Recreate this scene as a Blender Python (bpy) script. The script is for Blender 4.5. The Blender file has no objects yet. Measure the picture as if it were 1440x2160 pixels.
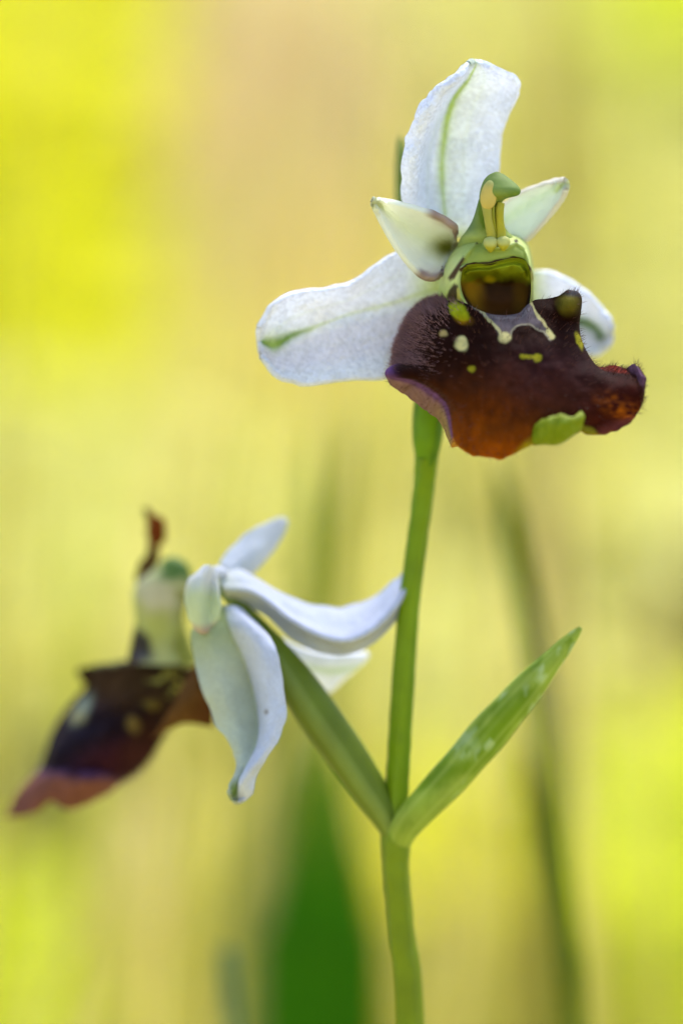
import bpy, math, random
import numpy as np
from mathutils import Vector

# ----------------------------------------------------------------------------
# camera, sky, sun, exposure   (real size, in metres: the frame spans 38 x 57 mm)
# ----------------------------------------------------------------------------
sc = bpy.context.scene
S = 38.0            # photo pixels per millimetre in the plane of sharp focus
D = 259.0           # millimetres from lens to that plane
H = 170.0           # lens height above the turf, millimetres
cam_d = bpy.data.cameras.new('camera')
cam = bpy.data.objects.new('camera', cam_d)
sc.collection.objects.link(cam)
sc.camera = cam
cam.location = (0, -D / 1000, H / 1000)
cam.rotation_euler = (math.radians(90), 0, 0)
cam_d.sensor_fit = 'VERTICAL'
cam_d.sensor_height = 36.0
cam_d.sensor_width = 24.0
cam_d.lens = 36.0 * D / (2160 / S)
cam_d.clip_start = 0.005
cam_d.clip_end = 2000
cam_d.dof.use_dof = True
cam_d.dof.focus_distance = D / 1000
cam_d.dof.aperture_fstop = 11.5

world = bpy.data.worlds.new('World')
sc.world = world
world.use_nodes = True
wn = world.node_tree
sky = wn.nodes.new('ShaderNodeTexSky')
sky.sky_type = 'NISHITA'
sky.sun_disc = False
SUN_EL, SUN_AZ = math.radians(66), math.radians(24)     # azimuth clockwise from +Y: high beyond the meadow, a little right
sky.sun_elevation = SUN_EL
sky.sun_rotation = SUN_AZ
sky.air_density = 1.0
sky.dust_density = 2.0
bg = wn.nodes['Background']
bg.inputs['Strength'].default_value = 0.13
wn.links.new(sky.outputs[0], bg.inputs[0])

sun_d = bpy.data.lights.new('sun', 'SUN')
sun_d.energy = 1.5
sun_d.angle = math.radians(18)
sun_d.color = (1.0, 0.95, 0.86)
sun = bpy.data.objects.new('sun', sun_d)
sc.collection.objects.link(sun)
sdir = Vector((math.sin(SUN_AZ) * math.cos(SUN_EL), math.cos(SUN_AZ) * math.cos(SUN_EL), math.sin(SUN_EL)))
sun.rotation_euler = (-sdir).to_track_quat('-Z', 'Y').to_euler()

sc.view_settings.view_transform = 'Standard'
sc.view_settings.look = 'None'
sc.view_settings.gamma = 1
sc.view_settings.exposure = 1.7
sc.view_settings.use_curve_mapping = False
sc.render.engine = 'CYCLES'
sc.cycles.use_denoising = True
sc.cycles.max_bounces = 6
sc.cycles.diffuse_bounces = 5
sc.cycles.use_adaptive_sampling = True
sc.cycles.adaptive_threshold = .025
sc.cycles.transparent_max_bounces = 8
sc.cycles.sample_clamp_indirect = 6

rng = np.random.default_rng(11)

# ----------------------------------------------------------------------------
# helpers
# ----------------------------------------------------------------------------
def lin(r, g, b):
    c = np.array([r, g, b], float) / 255
    return np.where(c <= 0.04045, c / 12.92, ((c + 0.055) / 1.055) ** 2.4)


def P(a):
    """(photo x, photo y, mm behind the focus plane) -> millimetres in the place"""
    a = np.asarray(a, float)
    k = (1 + a[..., 2] / D)
    return np.stack([(a[..., 0] - 720) / S * k, a[..., 2], (1080 - a[..., 1]) / S * k + H], -1)


def cr(p, n, closed=False):
    """Catmull-Rom through the points of axis 0"""
    p = np.asarray(p, float)
    m = len(p)
    if closed:
        q = np.concatenate([p[-1:], p, p[:2]])
        t = np.linspace(0, m, n, endpoint=False)
        i = np.minimum(t.astype(int), m - 1)
    else:
        q = np.concatenate([2 * p[:1] - p[1:2], p, 2 * p[-1:] - p[-2:-1]])
        t = np.linspace(0, m - 1, n)
        i = np.minimum(t.astype(int), m - 2)
    f = (t - i).reshape((-1,) + (1,) * (p.ndim - 1))
    a, b, c, d = q[i], q[i + 1], q[i + 2], q[i + 3]
    return 0.5 * (2 * b + (c - a) * f + (2 * a - 5 * b + 4 * c - d) * f ** 2 + (3 * b - a - 3 * c + d) * f ** 3)


def patch(net, nu, nv, closed=False):
    g = cr(np.array(net, float), nu)
    return np.swapaxes(cr(np.swapaxes(g, 0, 1), nv, closed), 0, 1)


def sm(a, b, x):
    t = np.clip((x - a) / (b - a), 0, 1)
    return t * t * (3 - 2 * t)


def mix(c0, c1, w):
    return c0 + (np.asarray(c1) - c0) * np.asarray(w)[..., None]


def vnoise(x, y, seed=0):
    """smooth value noise for pigment variation and small unevenness"""
    xi, yi = np.floor(x).astype(int), np.floor(y).astype(int)
    fx, fy = x - xi, y - yi
    fx, fy = fx * fx * (3 - 2 * fx), fy * fy * (3 - 2 * fy)
    def h(i, j):
        n = np.sin(i * 127.1 + j * 311.7 + seed * 74.7) * 43758.5453
        return n - np.floor(n)
    return ((h(xi, yi) * (1 - fx) + h(xi + 1, yi) * fx) * (1 - fy) + (h(xi, yi + 1) * (1 - fx) + h(xi + 1, yi + 1) * fx) * fy) * 2 - 1


def fbm(x, y, seed=0):
    return vnoise(x, y, seed) * .6 + vnoise(x * 2.1, y * 2.1, seed + 3) * .3 + vnoise(x * 4.3, y * 4.3, seed + 7) * .15


def seg(px, py, pts):
    """distance in photo pixels to a polyline"""
    d = np.full(px.shape, 1e9)
    for (x0, y0), (x1, y1) in zip(pts[:-1], pts[1:]):
        vx, vy = x1 - x0, y1 - y0
        t = np.clip(((px - x0) * vx + (py - y0) * vy) / (vx * vx + vy * vy), 0, 1)
        d = np.minimum(d, np.hypot(px - x0 - t * vx, py - y0 - t * vy))
    return d


def inside(px, py, poly):
    r = np.zeros(px.shape, bool)
    n = len(poly)
    for k in range(n):
        (x0, y0), (x1, y1) = poly[k], poly[(k + 1) % n]
        c = ((y0 > py) != (y1 > py)) & (px < (x1 - x0) * (py - y0) / (y1 - y0 + 1e-9) + x0)
        r ^= c
    return r


def poly_mask(px, py, poly, soft=3):
    d = seg(px, py, list(poly) + [poly[0]])
    return sm(-soft, soft, np.where(inside(px, py, poly), d, -d))


def ell(px, py, x, y, rx, ry, ang=0, soft=.25):
    a = math.radians(ang)
    dx, dy = px - x, py - y
    u, v = dx * math.cos(a) + dy * math.sin(a), -dx * math.sin(a) + dy * math.cos(a)
    return 1 - sm(1 - soft, 1 + soft, np.hypot(u / rx, v / ry))


def world_of(o):
    v = Vector((0, 0, 0))
    while o is not None:
        v += o.location
        o = o.parent
    return v


def make(name, verts_mm, faces, mat, parent=None, col=None, uv=None, smooth=True, kind=None, origin=None):
    v = np.asarray(verts_mm, float).reshape(-1, 3) / 1000
    c = np.array(origin, float) / 1000 if origin is not None else v.mean(0)
    me = bpy.data.meshes.new(name)
    faces = np.asarray(faces, dtype=np.int32)
    nf, k = faces.shape
    me.vertices.add(len(v))
    me.vertices.foreach_set('co', (v - c).ravel())
    me.loops.add(nf * k)
    me.loops.foreach_set('vertex_index', faces.ravel())
    me.polygons.add(nf)
    me.polygons.foreach_set('loop_start', np.arange(nf, dtype=np.int32) * k)
    me.polygons.foreach_set('use_smooth', np.full(nf, smooth))
    me.update(calc_edges=True)
    me.validate()
    if col is not None:
        at = me.color_attributes.new('Col', 'FLOAT_COLOR', 'POINT')
        cc = np.ones((len(v), 4))
        cc[:, :3] = np.clip(np.asarray(col).reshape(-1, 3), 0, 1)
        at.data.foreach_set('color', cc.ravel())
    me.materials.append(mat)
    o = bpy.data.objects.new(name, me)
    sc.collection.objects.link(o)
    if parent is not None:
        o.parent = parent
        o.location = Vector(c) - world_of(parent)
    else:
        o.location = c
    if kind:
        o['kind'] = kind
    return o


def grid_faces(nu, nv, closed=False):
    i = np.arange(nu - 1)[:, None]
    j = np.arange(nv if closed else nv - 1)[None, :]
    a = i * nv + j
    b = i * nv + (j + 1) % nv
    return np.stack([a, b, b + nv, a + nv], -1).reshape(-1, 4)


def sheet(name, net, mat, colf, parent, nu=90, nv=70, thick=.3, wave=None, flip=False):
    """a petal-like sheet through a net of control points, with real thickness"""
    g = patch(net, nu, nv)
    u, v = np.meshgrid(np.linspace(0, 1, nu), np.linspace(0, 1, nv), indexing='ij')
    if wave is not None:
        g = wave(g, u, v)
    col = colf(u, v, g[..., 0], g[..., 1])
    f = grid_faces(nu, nv)
    if flip:
        f = f[:, ::-1]
    o = make(name, P(g), f, mat, parent, col)
    m = o.modifiers.new('thickness', 'SOLIDIFY')
    m.thickness = thick / 1000
    m.offset = 0
    return o, g


def tube(name, path, mat, colf, parent, n=80, m=28, flat=1.0, prof=None):
    """path rows: photo x, photo y, mm depth, radius in photo pixels"""
    c = cr(np.array(path, float), n)
    q = P(c[:, :3])
    r = c[:, 3] / S * (1 + c[:, 2] / D)
    t = np.gradient(q, axis=0)
    t /= np.linalg.norm(t, axis=1)[:, None] + 1e-9
    side = np.cross(t, np.array([0, 1.0, 0]))
    side /= np.linalg.norm(side, axis=1)[:, None] + 1e-9
    up = np.cross(side, t)
    a = np.linspace(0, 2 * np.pi, m, endpoint=False)
    uu, aa = np.meshgrid(np.linspace(0, 1, n), a, indexing='ij')
    k = np.ones_like(aa) if prof is None else prof(uu, aa)
    off = (np.cos(aa)[..., None] * side[:, None, :] + flat * np.sin(aa)[..., None] * up[:, None, :]) * (r[:, None] * k)[..., None]
    vv = q[:, None, :] + off
    px = c[:, 0][:, None] + 0 * aa
    py = c[:, 1][:, None] + 0 * aa
    col = colf(uu, aa, px, py).reshape(-1, 3)
    f = grid_faces(n, m, True)
    # end caps as quads onto a centre point
    V = vv.reshape(-1, 3)
    e = np.array([q[0], q[-1]])
    V = np.vstack([V, e])
    j = np.arange(0, m, 2)
    c0 = np.stack([np.full_like(j, n * m), (j + 2) % m, (j + 1) % m, j], -1)
    b = (n - 1) * m
    c1 = np.stack([np.full_like(j, n * m + 1), b + j, b + (j + 1) % m, b + (j + 2) % m], -1)
    col = np.vstack([col, col[:1], col[-1:]])
    return make(name, V, np.vstack([f, c0, c1]), mat, parent, col)


def body(name, rows, mat, colf, parent, n=70, m=44, depth=.8):
    """closed body from rows of (photo y, left x, right x, centre depth mm, depth ratio)"""
    r = cr(np.array(rows, float), n)
    a = np.linspace(0, 2 * np.pi, m, endpoint=False)
    hw = (r[:, 2] - r[:, 1]) / 2
    cx = (r[:, 2] + r[:, 1]) / 2
    px = cx[:, None] + hw[:, None] * np.cos(a)[None]
    py = r[:, 0][:, None] + 0 * px
    dd = r[:, 3][:, None] - (hw / S * r[:, 4])[:, None] * np.sin(a)[None]
    g = np.stack([px, py, dd], -1)
    u = np.linspace(0, 1, n)[:, None] + 0 * px
    col = colf(u, a[None] + 0 * px, px, py)
    return make(name, P(g), grid_faces(n, m, True), mat, parent, col), g


def normals(q):
    du, dv = np.gradient(q, axis=0), np.gradient(q, axis=1)
    n = np.cross(du, dv)
    return n / (np.linalg.norm(n, axis=-1, keepdims=True) + 1e-12)


def hairs(name, roots, dirs, length, width, mat, col, parent):
    """short pointed hairs, joined: far too many to count"""
    n = len(roots)
    side = np.cross(dirs, rng.normal(size=(n, 3)))
    side /= np.linalg.norm(side, axis=1)[:, None] + 1e-9
    L = length * rng.uniform(.55, 1.25, n)[:, None]
    bend = rng.normal(size=(n, 3)) * .18
    d2 = np.cross(dirs, side)
    V, F = [], []
    w = width / 2
    b = [roots - dirs * .03 + (side * math.cos(a) + d2 * math.sin(a)) * w for a in (0, 2.1, 4.2)]
    tip = roots + (dirs + bend) * L
    V = np.stack(b + [tip], 1).reshape(-1, 3)
    k = np.arange(n)[:, None] * 4
    F = np.concatenate([k + np.array([[0, 1, 3]]), k + np.array([[1, 2, 3]]), k + np.array([[2, 0, 3]])])
    C = np.repeat(col, 4, axis=0)
    return make(name, V, F, mat, parent, C, kind='stuff', smooth=False)


# ----------------------------------------------------------------------------
# materials
# ----------------------------------------------------------------------------
def material(name, rough=.5, trans=.3, spec=.3, bump=None, sheen=0, tint=None, var=(0, 100), coat=0, tgain=(1, 1, 1), cells=None):
    """pigment from the mesh's colour attribute, broken up by noise; part diffuse, part light let through"""
    m = bpy.data.materials.new(name)
    m.use_nodes = True
    nt = m.node_tree
    N, L = nt.nodes, nt.links
    pb = N['Principled BSDF']
    out = N['Material Output']
    at = N.new('ShaderNodeAttribute')
    at.attribute_name = 'Col'
    tc = N.new('ShaderNodeTexCoord')
    src = at.outputs['Color']
    if var[0]:
        nz = N.new('ShaderNodeTexNoise')
        nz.inputs['Scale'].default_value = var[1]
        nz.inputs['Detail'].default_value = 5
        L.new(tc.outputs['Object'], nz.inputs['Vector'])
        mr = N.new('ShaderNodeMapRange')
        mr.inputs['From Min'].default_value = .25
        mr.inputs['From Max'].default_value = .75
        mr.inputs['To Min'].default_value = 1 - var[0]
        mr.inputs['To Max'].default_value = 1 + var[0]
        L.new(nz.outputs['Fac'], mr.inputs['Value'])
        mu = N.new('ShaderNodeMix')
        mu.data_type = 'RGBA'
        mu.blend_type = 'MULTIPLY'
        mu.inputs['Factor'].default_value = 1
        L.new(src, mu.inputs['A'])
        L.new(mr.outputs['Result'], mu.inputs['B'])
        src = mu.outputs['Result']
    if cells:
        # sparkle of the surface painted in: each cell a little whiter or greyer
        vo = N.new('ShaderNodeTexVoronoi')
        vo.inputs['Scale'].default_value = cells[1]
        L.new(tc.outputs['Object'], vo.inputs['Vector'])
        sx = N.new('ShaderNodeSeparateColor')
        L.new(vo.outputs['Color'], sx.inputs['Color'])
        mr = N.new('ShaderNodeMapRange')
        mr.inputs['To Min'].default_value = 1 - cells[0]
        mr.inputs['To Max'].default_value = 1 + cells[0]
        L.new(sx.outputs[0], mr.inputs['Value'])
        mu = N.new('ShaderNodeMix')
        mu.data_type = 'RGBA'
        mu.blend_type = 'MULTIPLY'
        mu.inputs['Factor'].default_value = 1
        L.new(src, mu.inputs['A'])
        L.new(mr.outputs['Result'], mu.inputs['B'])
        src = mu.outputs['Result']
    L.new(src, pb.inputs['Base Color'])
    pb.inputs['Roughness'].default_value = rough
    pb.inputs['Specular IOR Level'].default_value = spec
    if sheen:
        pb.inputs['Sheen Weight'].default_value = sheen
        pb.inputs['Sheen Roughness'].default_value = .4
        pb.inputs['Sheen Tint'].default_value = (*(tint or (1, 1, 1)), 1)
    if coat:
        pb.inputs['Coat Weight'].default_value = coat
        pb.inputs['Coat Roughness'].default_value = .12
    nrm = None
    if bump:
        kind, scale, strength, dist = bump
        if kind == 'cell':
            tx = N.new('ShaderNodeTexVoronoi')
            tx.feature = 'SMOOTH_F1'
            tx.inputs['Scale'].default_value = scale
            tx.inputs['Smoothness'].default_value = .6
            o = tx.outputs['Distance']
        else:
            tx = N.new('ShaderNodeTexNoise')
            tx.inputs['Scale'].default_value = scale
            tx.inputs['Detail'].default_value = 4
            o = tx.outputs['Fac']
        L.new(tc.outputs['Object'], tx.inputs['Vector'])
        bp = N.new('ShaderNodeBump')
        bp.inputs['Strength'].default_value = strength
        bp.inputs['Distance'].default_value = dist
        L.new(o, bp.inputs['Height'])
        L.new(bp.outputs['Normal'], pb.inputs['Normal'])
        nrm = bp.outputs['Normal']
    if trans:
        tr = N.new('ShaderNodeBsdfTranslucent')
        g = N.new('ShaderNodeMix')
        g.data_type = 'RGBA'
        g.blend_type = 'MULTIPLY'
        g.inputs['Factor'].default_value = 1
        L.new(src, g.inputs['A'])
        g.inputs['B'].default_value = (*tgain, 1)
        L.new(g.outputs['Result'], tr.inputs['Color'])
        ms = N.new('ShaderNodeMixShader')
        ms.inputs[0].default_value = trans
        L.new(pb.outputs[0], ms.inputs[1])
        L.new(tr.outputs[0], ms.inputs[2])
        L.new(ms.outputs[0], out.inputs[0])
    return m


M_sepal = material('sepal_white', .26, .46, .6, ('cell', 4600, .9, .00013), var=(.05, 900), cells=(.105, 5600))
M_outer = material('sepal_outer_side', .75, .34, .1, ('noise', 2600, .5, .00015), var=(.08, 900), cells=(.05, 6500))
M_petal = material('petal_pale', .55, .48, .3, ('noise', 6000, .25, .00005), var=(.06, 600), sheen=.15)
M_green = material('plant_green', .5, .22, .22, ('noise', 3000, .25, .00006), var=(.16, 500))
M_column = material('column_green', .6, .25, .2, ('noise', 5000, .25, .00005), var=(.12, 900))
M_lip = material('lip_velvet', .7, .2, .03, ('noise', 9000, .5, .00006), sheen=.02, tint=(.75, .62, .75), var=(.3, 1800), tgain=(1, .8, .6))
M_cavity = material('cavity_gloss', .6, 0, .08, ('noise', 1200, .15, .0001), var=(.2, 900))
M_pollen = material('pollen_yellow', .6, .3, .2, ('noise', 7000, .4, .00005), var=(.06, 1500))
M_hair = material('hair', .45, .2, .4)
M_grass = material('grass', .6, .45, .1, var=(.12, 60))
M_bloom = material('blossom', .55, .45, .25, var=(.06, 90))

# ----------------------------------------------------------------------------
# the ground: turf in front, rising into a meadow slope behind
# ----------------------------------------------------------------------------
def ground_z(x, y):
    """metres"""
    t = np.clip(np.minimum(y, 6) - .05, 0, None)
    up = np.where(t < .06, t * t / .12, t - .03) * .68
    return up + .012 * np.sin(x * 9 + y * 7) * np.clip(y - .1, 0, 1)


def build_ground():
    ys = np.concatenate([-np.geomspace(900, .3, 24), np.linspace(-.25, 2, 120), np.geomspace(2.2, 900, 40)])
    xs = np.concatenate([-np.geomspace(900, 1.1, 26), np.linspace(-1, 1, 41), np.geomspace(1.1, 900, 26)])
    Y, X = np.meshgrid(ys, xs, indexing='ij')
    Z = ground_z(X, Y)
    V = np.stack([X, Y, Z], -1) * 1000
    m = bpy.data.materials.new('turf')
    m.use_nodes = True
    nt = m.node_tree
    N, L = nt.nodes, nt.links
    pb = N['Principled BSDF']
    tc = N.new('ShaderNodeTexCoord')
    n1 = N.new('ShaderNodeTexNoise')
    n1.inputs['Scale'].default_value = 7
    n1.inputs['Detail'].default_value = 6
    r1 = N.new('ShaderNodeValToRGB')
    r1.color_ramp.elements[0].position = .35
    r1.color_ramp.elements[0].color = (.40, .36, .08, 1)
    r1.color_ramp.elements[1].position = .62
    r1.color_ramp.elements[1].color = (.60, .49, .20, 1)
    n2 = N.new('ShaderNodeTexNoise')
    n2.inputs['Scale'].default_value = 220
    n2.inputs['Detail'].default_value = 4
    mx = N.new('ShaderNodeMix')
    mx.data_type = 'RGBA'
    mx.blend_type = 'OVERLAY'
    mx.inputs['Factor'].default_value = .25
    L.new(tc.outputs['Object'], n1.inputs['Vector'])
    L.new(tc.outputs['Object'], n2.inputs['Vector'])
    L.new(n1.outputs['Fac'], r1.inputs['Fac'])
    L.new(r1.outputs['Color'], mx.inputs['A'])
    L.new(n2.outputs['Fac'], mx.inputs['B'])
    L.new(mx.outputs['Result'], pb.inputs['Base Color'])
    pb.inputs['Roughness'].default_value = .95
    bp = N.new('ShaderNodeBump')
    bp.inputs['Distance'].default_value = .004
    L.new(n2.outputs['Fac'], bp.inputs['Height'])
    L.new(bp.outputs['Normal'], pb.inputs['Normal'])
    make('ground', V.reshape(-1, 3), grid_faces(len(ys), len(xs))[:, ::-1], m, kind='structure', origin=(0, 0, 0))


build_ground()

# ----------------------------------------------------------------------------
# meadow behind: uncountable grass and yellow blossom, out of focus
# ----------------------------------------------------------------------------
def ribbons(base, top, bend, width, col, segs=4):
    """tapered grass blades from base to top, all in millimetres"""
    n = len(base)
    t = np.linspace(0, 1, segs + 1)[None, :, None]
    c = base[:, None] + (top - base)[:, None] * t + bend[:, None] * (t * (1 - t) * 4)
    d = top - base
    s = np.cross(d, rng.normal(size=(n, 3)) * [.6, 1, .1])
    s /= np.linalg.norm(s, axis=1)[:, None] + 1e-9
    w = width[:, None, None] * (1 - t ** 2.2 * .95) / 2
    V = np.stack([c - s[:, None] * w, c + s[:, None] * w], 2).reshape(-1, 3)
    k = np.arange(n)[:, None, None] * (2 * (segs + 1)) + np.arange(segs)[None, :, None] * 2
    F = (k + np.array([0, 1, 3, 2])).reshape(-1, 4)
    C = np.repeat(col, 2 * (segs + 1), axis=0)
    return V, F, C


def to_ground(p):
    q = p.copy()
    q[:, 2] = ground_z(q[:, 0] / 1000, q[:, 1] / 1000) * 1000
    return q


STRAW, GOLD, OLIVE, LIME, DARK = lin(240, 218, 165), lin(235, 218, 125), lin(205, 198, 95), lin(190, 195, 40), lin(95, 105, 40)


def on_bank(n, x0, x1, y0, y1, h0, h1):
    """points h0..h1 mm above the rising bank, seen through a window of the photo; the bank itself gives the distance"""
    px, py, h = rng.uniform(x0, x1, n), rng.uniform(y0, y1, n), rng.uniform(h0, h1, n)
    lo, hi = np.full(n, 40.0), np.full(n, 3000.0)
    for _ in range(40):
        md = (lo + hi) / 2
        q = P(np.stack([px, py, md], -1))
        above = q[:, 2] > ground_z(q[:, 0] / 1000, q[:, 1] / 1000) * 1000 + h
        lo, hi = np.where(above, md, lo), np.where(above, hi, md)
    top = P(np.stack([px, py, (lo + hi) / 2], -1))
    return top


def meadow_grass():
    Vs, Fs, Cs, off = [], [], [], 0
    # (count, window in photo pixels, height range mm, colour)
    jobs = [
        (380, -900, 2300, -500, 2600, 12, 35, GOLD),
        (260, -900, 2300, -500, 2600, 12, 35, STRAW),
        (260, 380, 860, -200, 560, 15, 40, STRAW * .9),
        (120, 400, 900, 250, 700, 20, 45, GOLD),
        (45, 1120, 1240, -100, 700, 20, 45, OLIVE * .8),
        (330, 1230, 1500, 1180, 1480, 12, 26, OLIVE * .6),
        (170, 880, 1180, 1720, 2300, 25, 60, OLIVE * .8),
        (120, 150, 480, 1600, 2200, 15, 40, STRAW),
        (110, 430, 600, 1500, 2300, 25, 60, OLIVE),
    ]
    # taller, thin stems nearer the orchid: soft streaks
    n = 120
    a = np.stack([rng.uniform(-200, 1640, n), rng.uniform(-500, 1500, n), rng.uniform(70, 200, n)], -1)
    keep = ((a[:, 0] > 360) & (a[:, 0] < 1220)) | (rng.random(n) < .12)
    a = a[keep]
    n = len(a)
    top = P(a)
    base = to_ground(top + rng.normal(size=(n, 3)) * [12, 6, 0] + [-8, 0, 0])
    col = np.where(rng.random((n, 1)) < .5, OLIVE * .85, np.where(rng.random((n, 1)) < .5, STRAW * .9, GOLD)) * rng.uniform(.8, 1.1, (n, 1))
    V, F, C = ribbons(base, top, rng.normal(size=(n, 3)) * [8, 3, 0], rng.uniform(.9, 1.9, n), col, 8)
    Vs.append(V); Fs.append(F); Cs.append(C); off += len(V)
    for n, x0, x1, y0, y1, h0, h1, c in jobs:
        top = on_bank(n, x0, x1, y0, y1, h0, h1)
        base = to_ground(top + rng.normal(size=(n, 3)) * [9, 6, 0])
        bend = rng.normal(size=(n, 3)) * [5, 5, 2]
        col = np.clip(c[None] * rng.uniform(.75, 1.2, (n, 1)) * (1 + rng.normal(size=(n, 3)) * .05), 0, .9)
        V, F, C = ribbons(base, top, bend, rng.uniform(2.0, 4.0, n), col)
        Vs.append(V); Fs.append(F + off); Cs.append(C)
        off += len(V)
    o = make('meadow_grass', np.vstack(Vs), np.vstack(Fs), M_grass, None, np.vstack(Cs), kind='stuff')
    o['label'] = 'soft blurred mass of straw and olive meadow grass behind the orchid'
    o['category'] = 'grass'


def wildflowers():
    Vs, Fs, Cs, off = [], [], [], 0
    Y1, Y2, Y3 = lin(250, 245, 30), lin(250, 244, 150), lin(236, 242, 35)
    jobs = [
        (650, -500, 335, -400, 860, 10, 26, Y1, 8),
        (380, -500, 400, 830, 1560, 10, 26, Y2, 8),
        (200, 400, 860, 760, 1500, 10, 26, Y2, 8),
        (600, 860, 1900, -300, 1160, 10, 22, Y2, 8),
        (330, 1230, 1900, 1540, 2400, 12, 30, Y3, 8),
        (120, -300, 150, 1860, 2400, 12, 30, Y3, 8),
        (120, 1000, 1300, 1300, 1750, 10, 26, Y2, 8),
        (70, 1330, 1700, -250, 120, 12, 30, Y3, 8),
        (60, 860, 1010, 1640, 1980, 12, 30, Y1, 8),
    ]
    for n, x0, x1, y0, y1, h0, h1, c, size in jobs:
        p = on_bank(n, x0, x1, y0, y1, h0, h1)
        g = to_ground(p + rng.normal(size=(n, 3)) * [5, 5, 0])
        V, F, C = ribbons(g, p, rng.normal(size=(n, 3)) * [2, 2, 0], np.full(n, .9), np.tile(lin(200, 200, 90), (n, 1)), 3)
        Vs.append(V); Fs.append(F + off); Cs.append(C); off += len(V)
        # five cupped petals, two quads each
        nrm = rng.normal(size=(n, 3)) * .3 + np.array([0, -.35, .85])
        nrm /= np.linalg.norm(nrm, axis=1)[:, None]
        a = np.cross(nrm, [0.3, .1, 1.0]); a /= np.linalg.norm(a, axis=1)[:, None]
        b = np.cross(nrm, a)
        R = size * rng.uniform(.7, 1.2, n)[:, None]
        col = np.clip(c[None] * rng.uniform(.85, 1.08, (n, 1)), 0, .94)
        for k in range(5):
            th = 2 * math.pi * k / 5
            def pt(r, dth, lift):
                return p + R * (r * (a * math.cos(th + dth) + b * math.sin(th + dth)) + lift * nrm)
            q = np.stack([p, pt(.6, -.5, .10), pt(1.0, -.25, .3), pt(.75, 0, .12), pt(1.0, .25, .3), pt(.6, .5, .10)], 1).reshape(-1, 3)
            i = np.arange(n)[:, None] * 6
            F = np.concatenate([i + np.array([[0, 1, 2, 3]]), i + np.array([[0, 3, 4, 5]])])
            Vs.append(q); Fs.append(F + off); Cs.append(np.repeat(col, 6, 0)); off += len(q)
    o = make('yellow_wildflowers', np.vstack(Vs), np.vstack(Fs), M_bloom, None, np.vstack(Cs), kind='stuff')
    o['label'] = 'soft blurred mass of bright yellow meadow blossom behind the orchid'
    o['category'] = 'wildflowers'


meadow_grass()
wildflowers()


def blade(name, label, pts, width_px, col, keel=.25, taper=.30, tip=None, group='grass blades just behind the orchid', cat='grass blade'):
    """a single folded grass blade that stands on the ground; pts run from tip down to the frame's lower edge"""
    pts = np.array(pts, float)
    # carry it on down to the turf along its own lean
    last = P(pts[-1])
    d = last - P(pts[-2])
    d = d / abs(d[2])
    gz = float(ground_z(np.array(last[0] / 1000), np.array(last[1] / 1000))) * 1000
    foot = last + d * (last[2] - gz) * .98 * np.array([.5, 0, 1])
    foot[2] = gz
    q = np.vstack([P(pts), (last + foot) / 2 + [0, 1, 0], foot])
    n, m = 60, 7
    c = cr(q, n)
    t = np.gradient(c, axis=0); t /= np.linalg.norm(t, axis=1)[:, None]
    s = np.cross(t, [0, 1.0, 0]); s /= np.linalg.norm(s, axis=1)[:, None]
    bk = np.cross(s, t)
    z = np.linspace(0, 1, n)
    k = 1 + np.mean(pts[:, 2]) / D
    w = width_px / S * k / 2 * np.clip(.03 + np.clip(z / taper, 0, 1) ** .9, 0, 1) * (1 - .45 * sm(.45, 1, z))
    v = np.linspace(-1, 1, m)
    g = c[:, None] + s[:, None] * (v[None, :, None] * w[:, None, None]) + bk[:, None] * ((np.abs(v) - .5)[None, :, None] * (w * keel)[:, None, None])
    C = np.broadcast_to(col, (n, m, 3)) * (1 - .12 * np.cos(v * 9))[None, :, None]
    if tip is not None:
        C = mix(C, tip, (1 - sm(.02, .42, z))[:, None] + 0 * v[None])
    o = make(name, g, grid_faces(n, m), M_grass, None, C, origin=foot)
    md = o.modifiers.new('thickness', 'SOLIDIFY'); md.thickness = .00025; md.offset = 0
    o['label'] = label
    o['category'] = cat
    o['group'] = group
    return o


blade('grass_blade', 'tall dark olive grass blade standing clear behind the orchid bract, blurred', [(1042, 950, 48), (1080, 1120, 48), (1120, 1330, 48), (1150, 1560, 47), (1180, 1850, 46), (1208, 2100, 45), (1216, 2180, 45)], 46, lin(98, 118, 28), taper=.12)
blade('grass_blade', 'olive grass blade leaning beside the tall dark blade, shorter and wider', [(1085, 1560, 58), (1110, 1700, 58), (1150, 1900, 58), (1190, 2180, 58)], 44, lin(150, 152, 60))
blade('grass_blade', 'thin pale olive grass blade rising behind the upper dark blade', [(1120, 1380, 75), (1150, 1500, 75), (1165, 1700, 75), (1160, 2180, 75)], 46, lin(140, 140, 60))
blade('broad_leaf', 'broad deep green pointed leaf standing behind the orchid stem, blurred', [(692, 1510, 66), (686, 1680, 66), (680, 1850, 66), (676, 2000, 66), (674, 2180, 66)], 320, lin(58, 118, 0), taper=.8, tip=lin(120, 150, 40), cat='leaf', group='leaves behind the orchid')
blade('broad_leaf', 'olive yellow leaf standing close behind the orchid stem beside the broad deep green leaf', [(705, 1640, 95), (722, 1800, 95), (745, 1960, 95), (772, 2180, 95)], 130, lin(168, 165, 50), cat='leaf', group='leaves behind the orchid')
blade('broad_leaf', 'grey green narrow leaf leaning against the broad deep green leaf', [(598, 1480, 108), (582, 1650, 108), (560, 1850, 108), (535, 2180, 108)], 110, lin(150, 160, 90), cat='leaf', group='leaves behind the orchid')
blade('grass_blade', 'faint olive grass blade crossing behind the lower flower sepal, left of two', [(672, 880, 70), (660, 1050, 70), (650, 1250, 70), (630, 1550, 70), (610, 2180, 70)], 40, lin(140, 158, 50), taper=.2)
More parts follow.
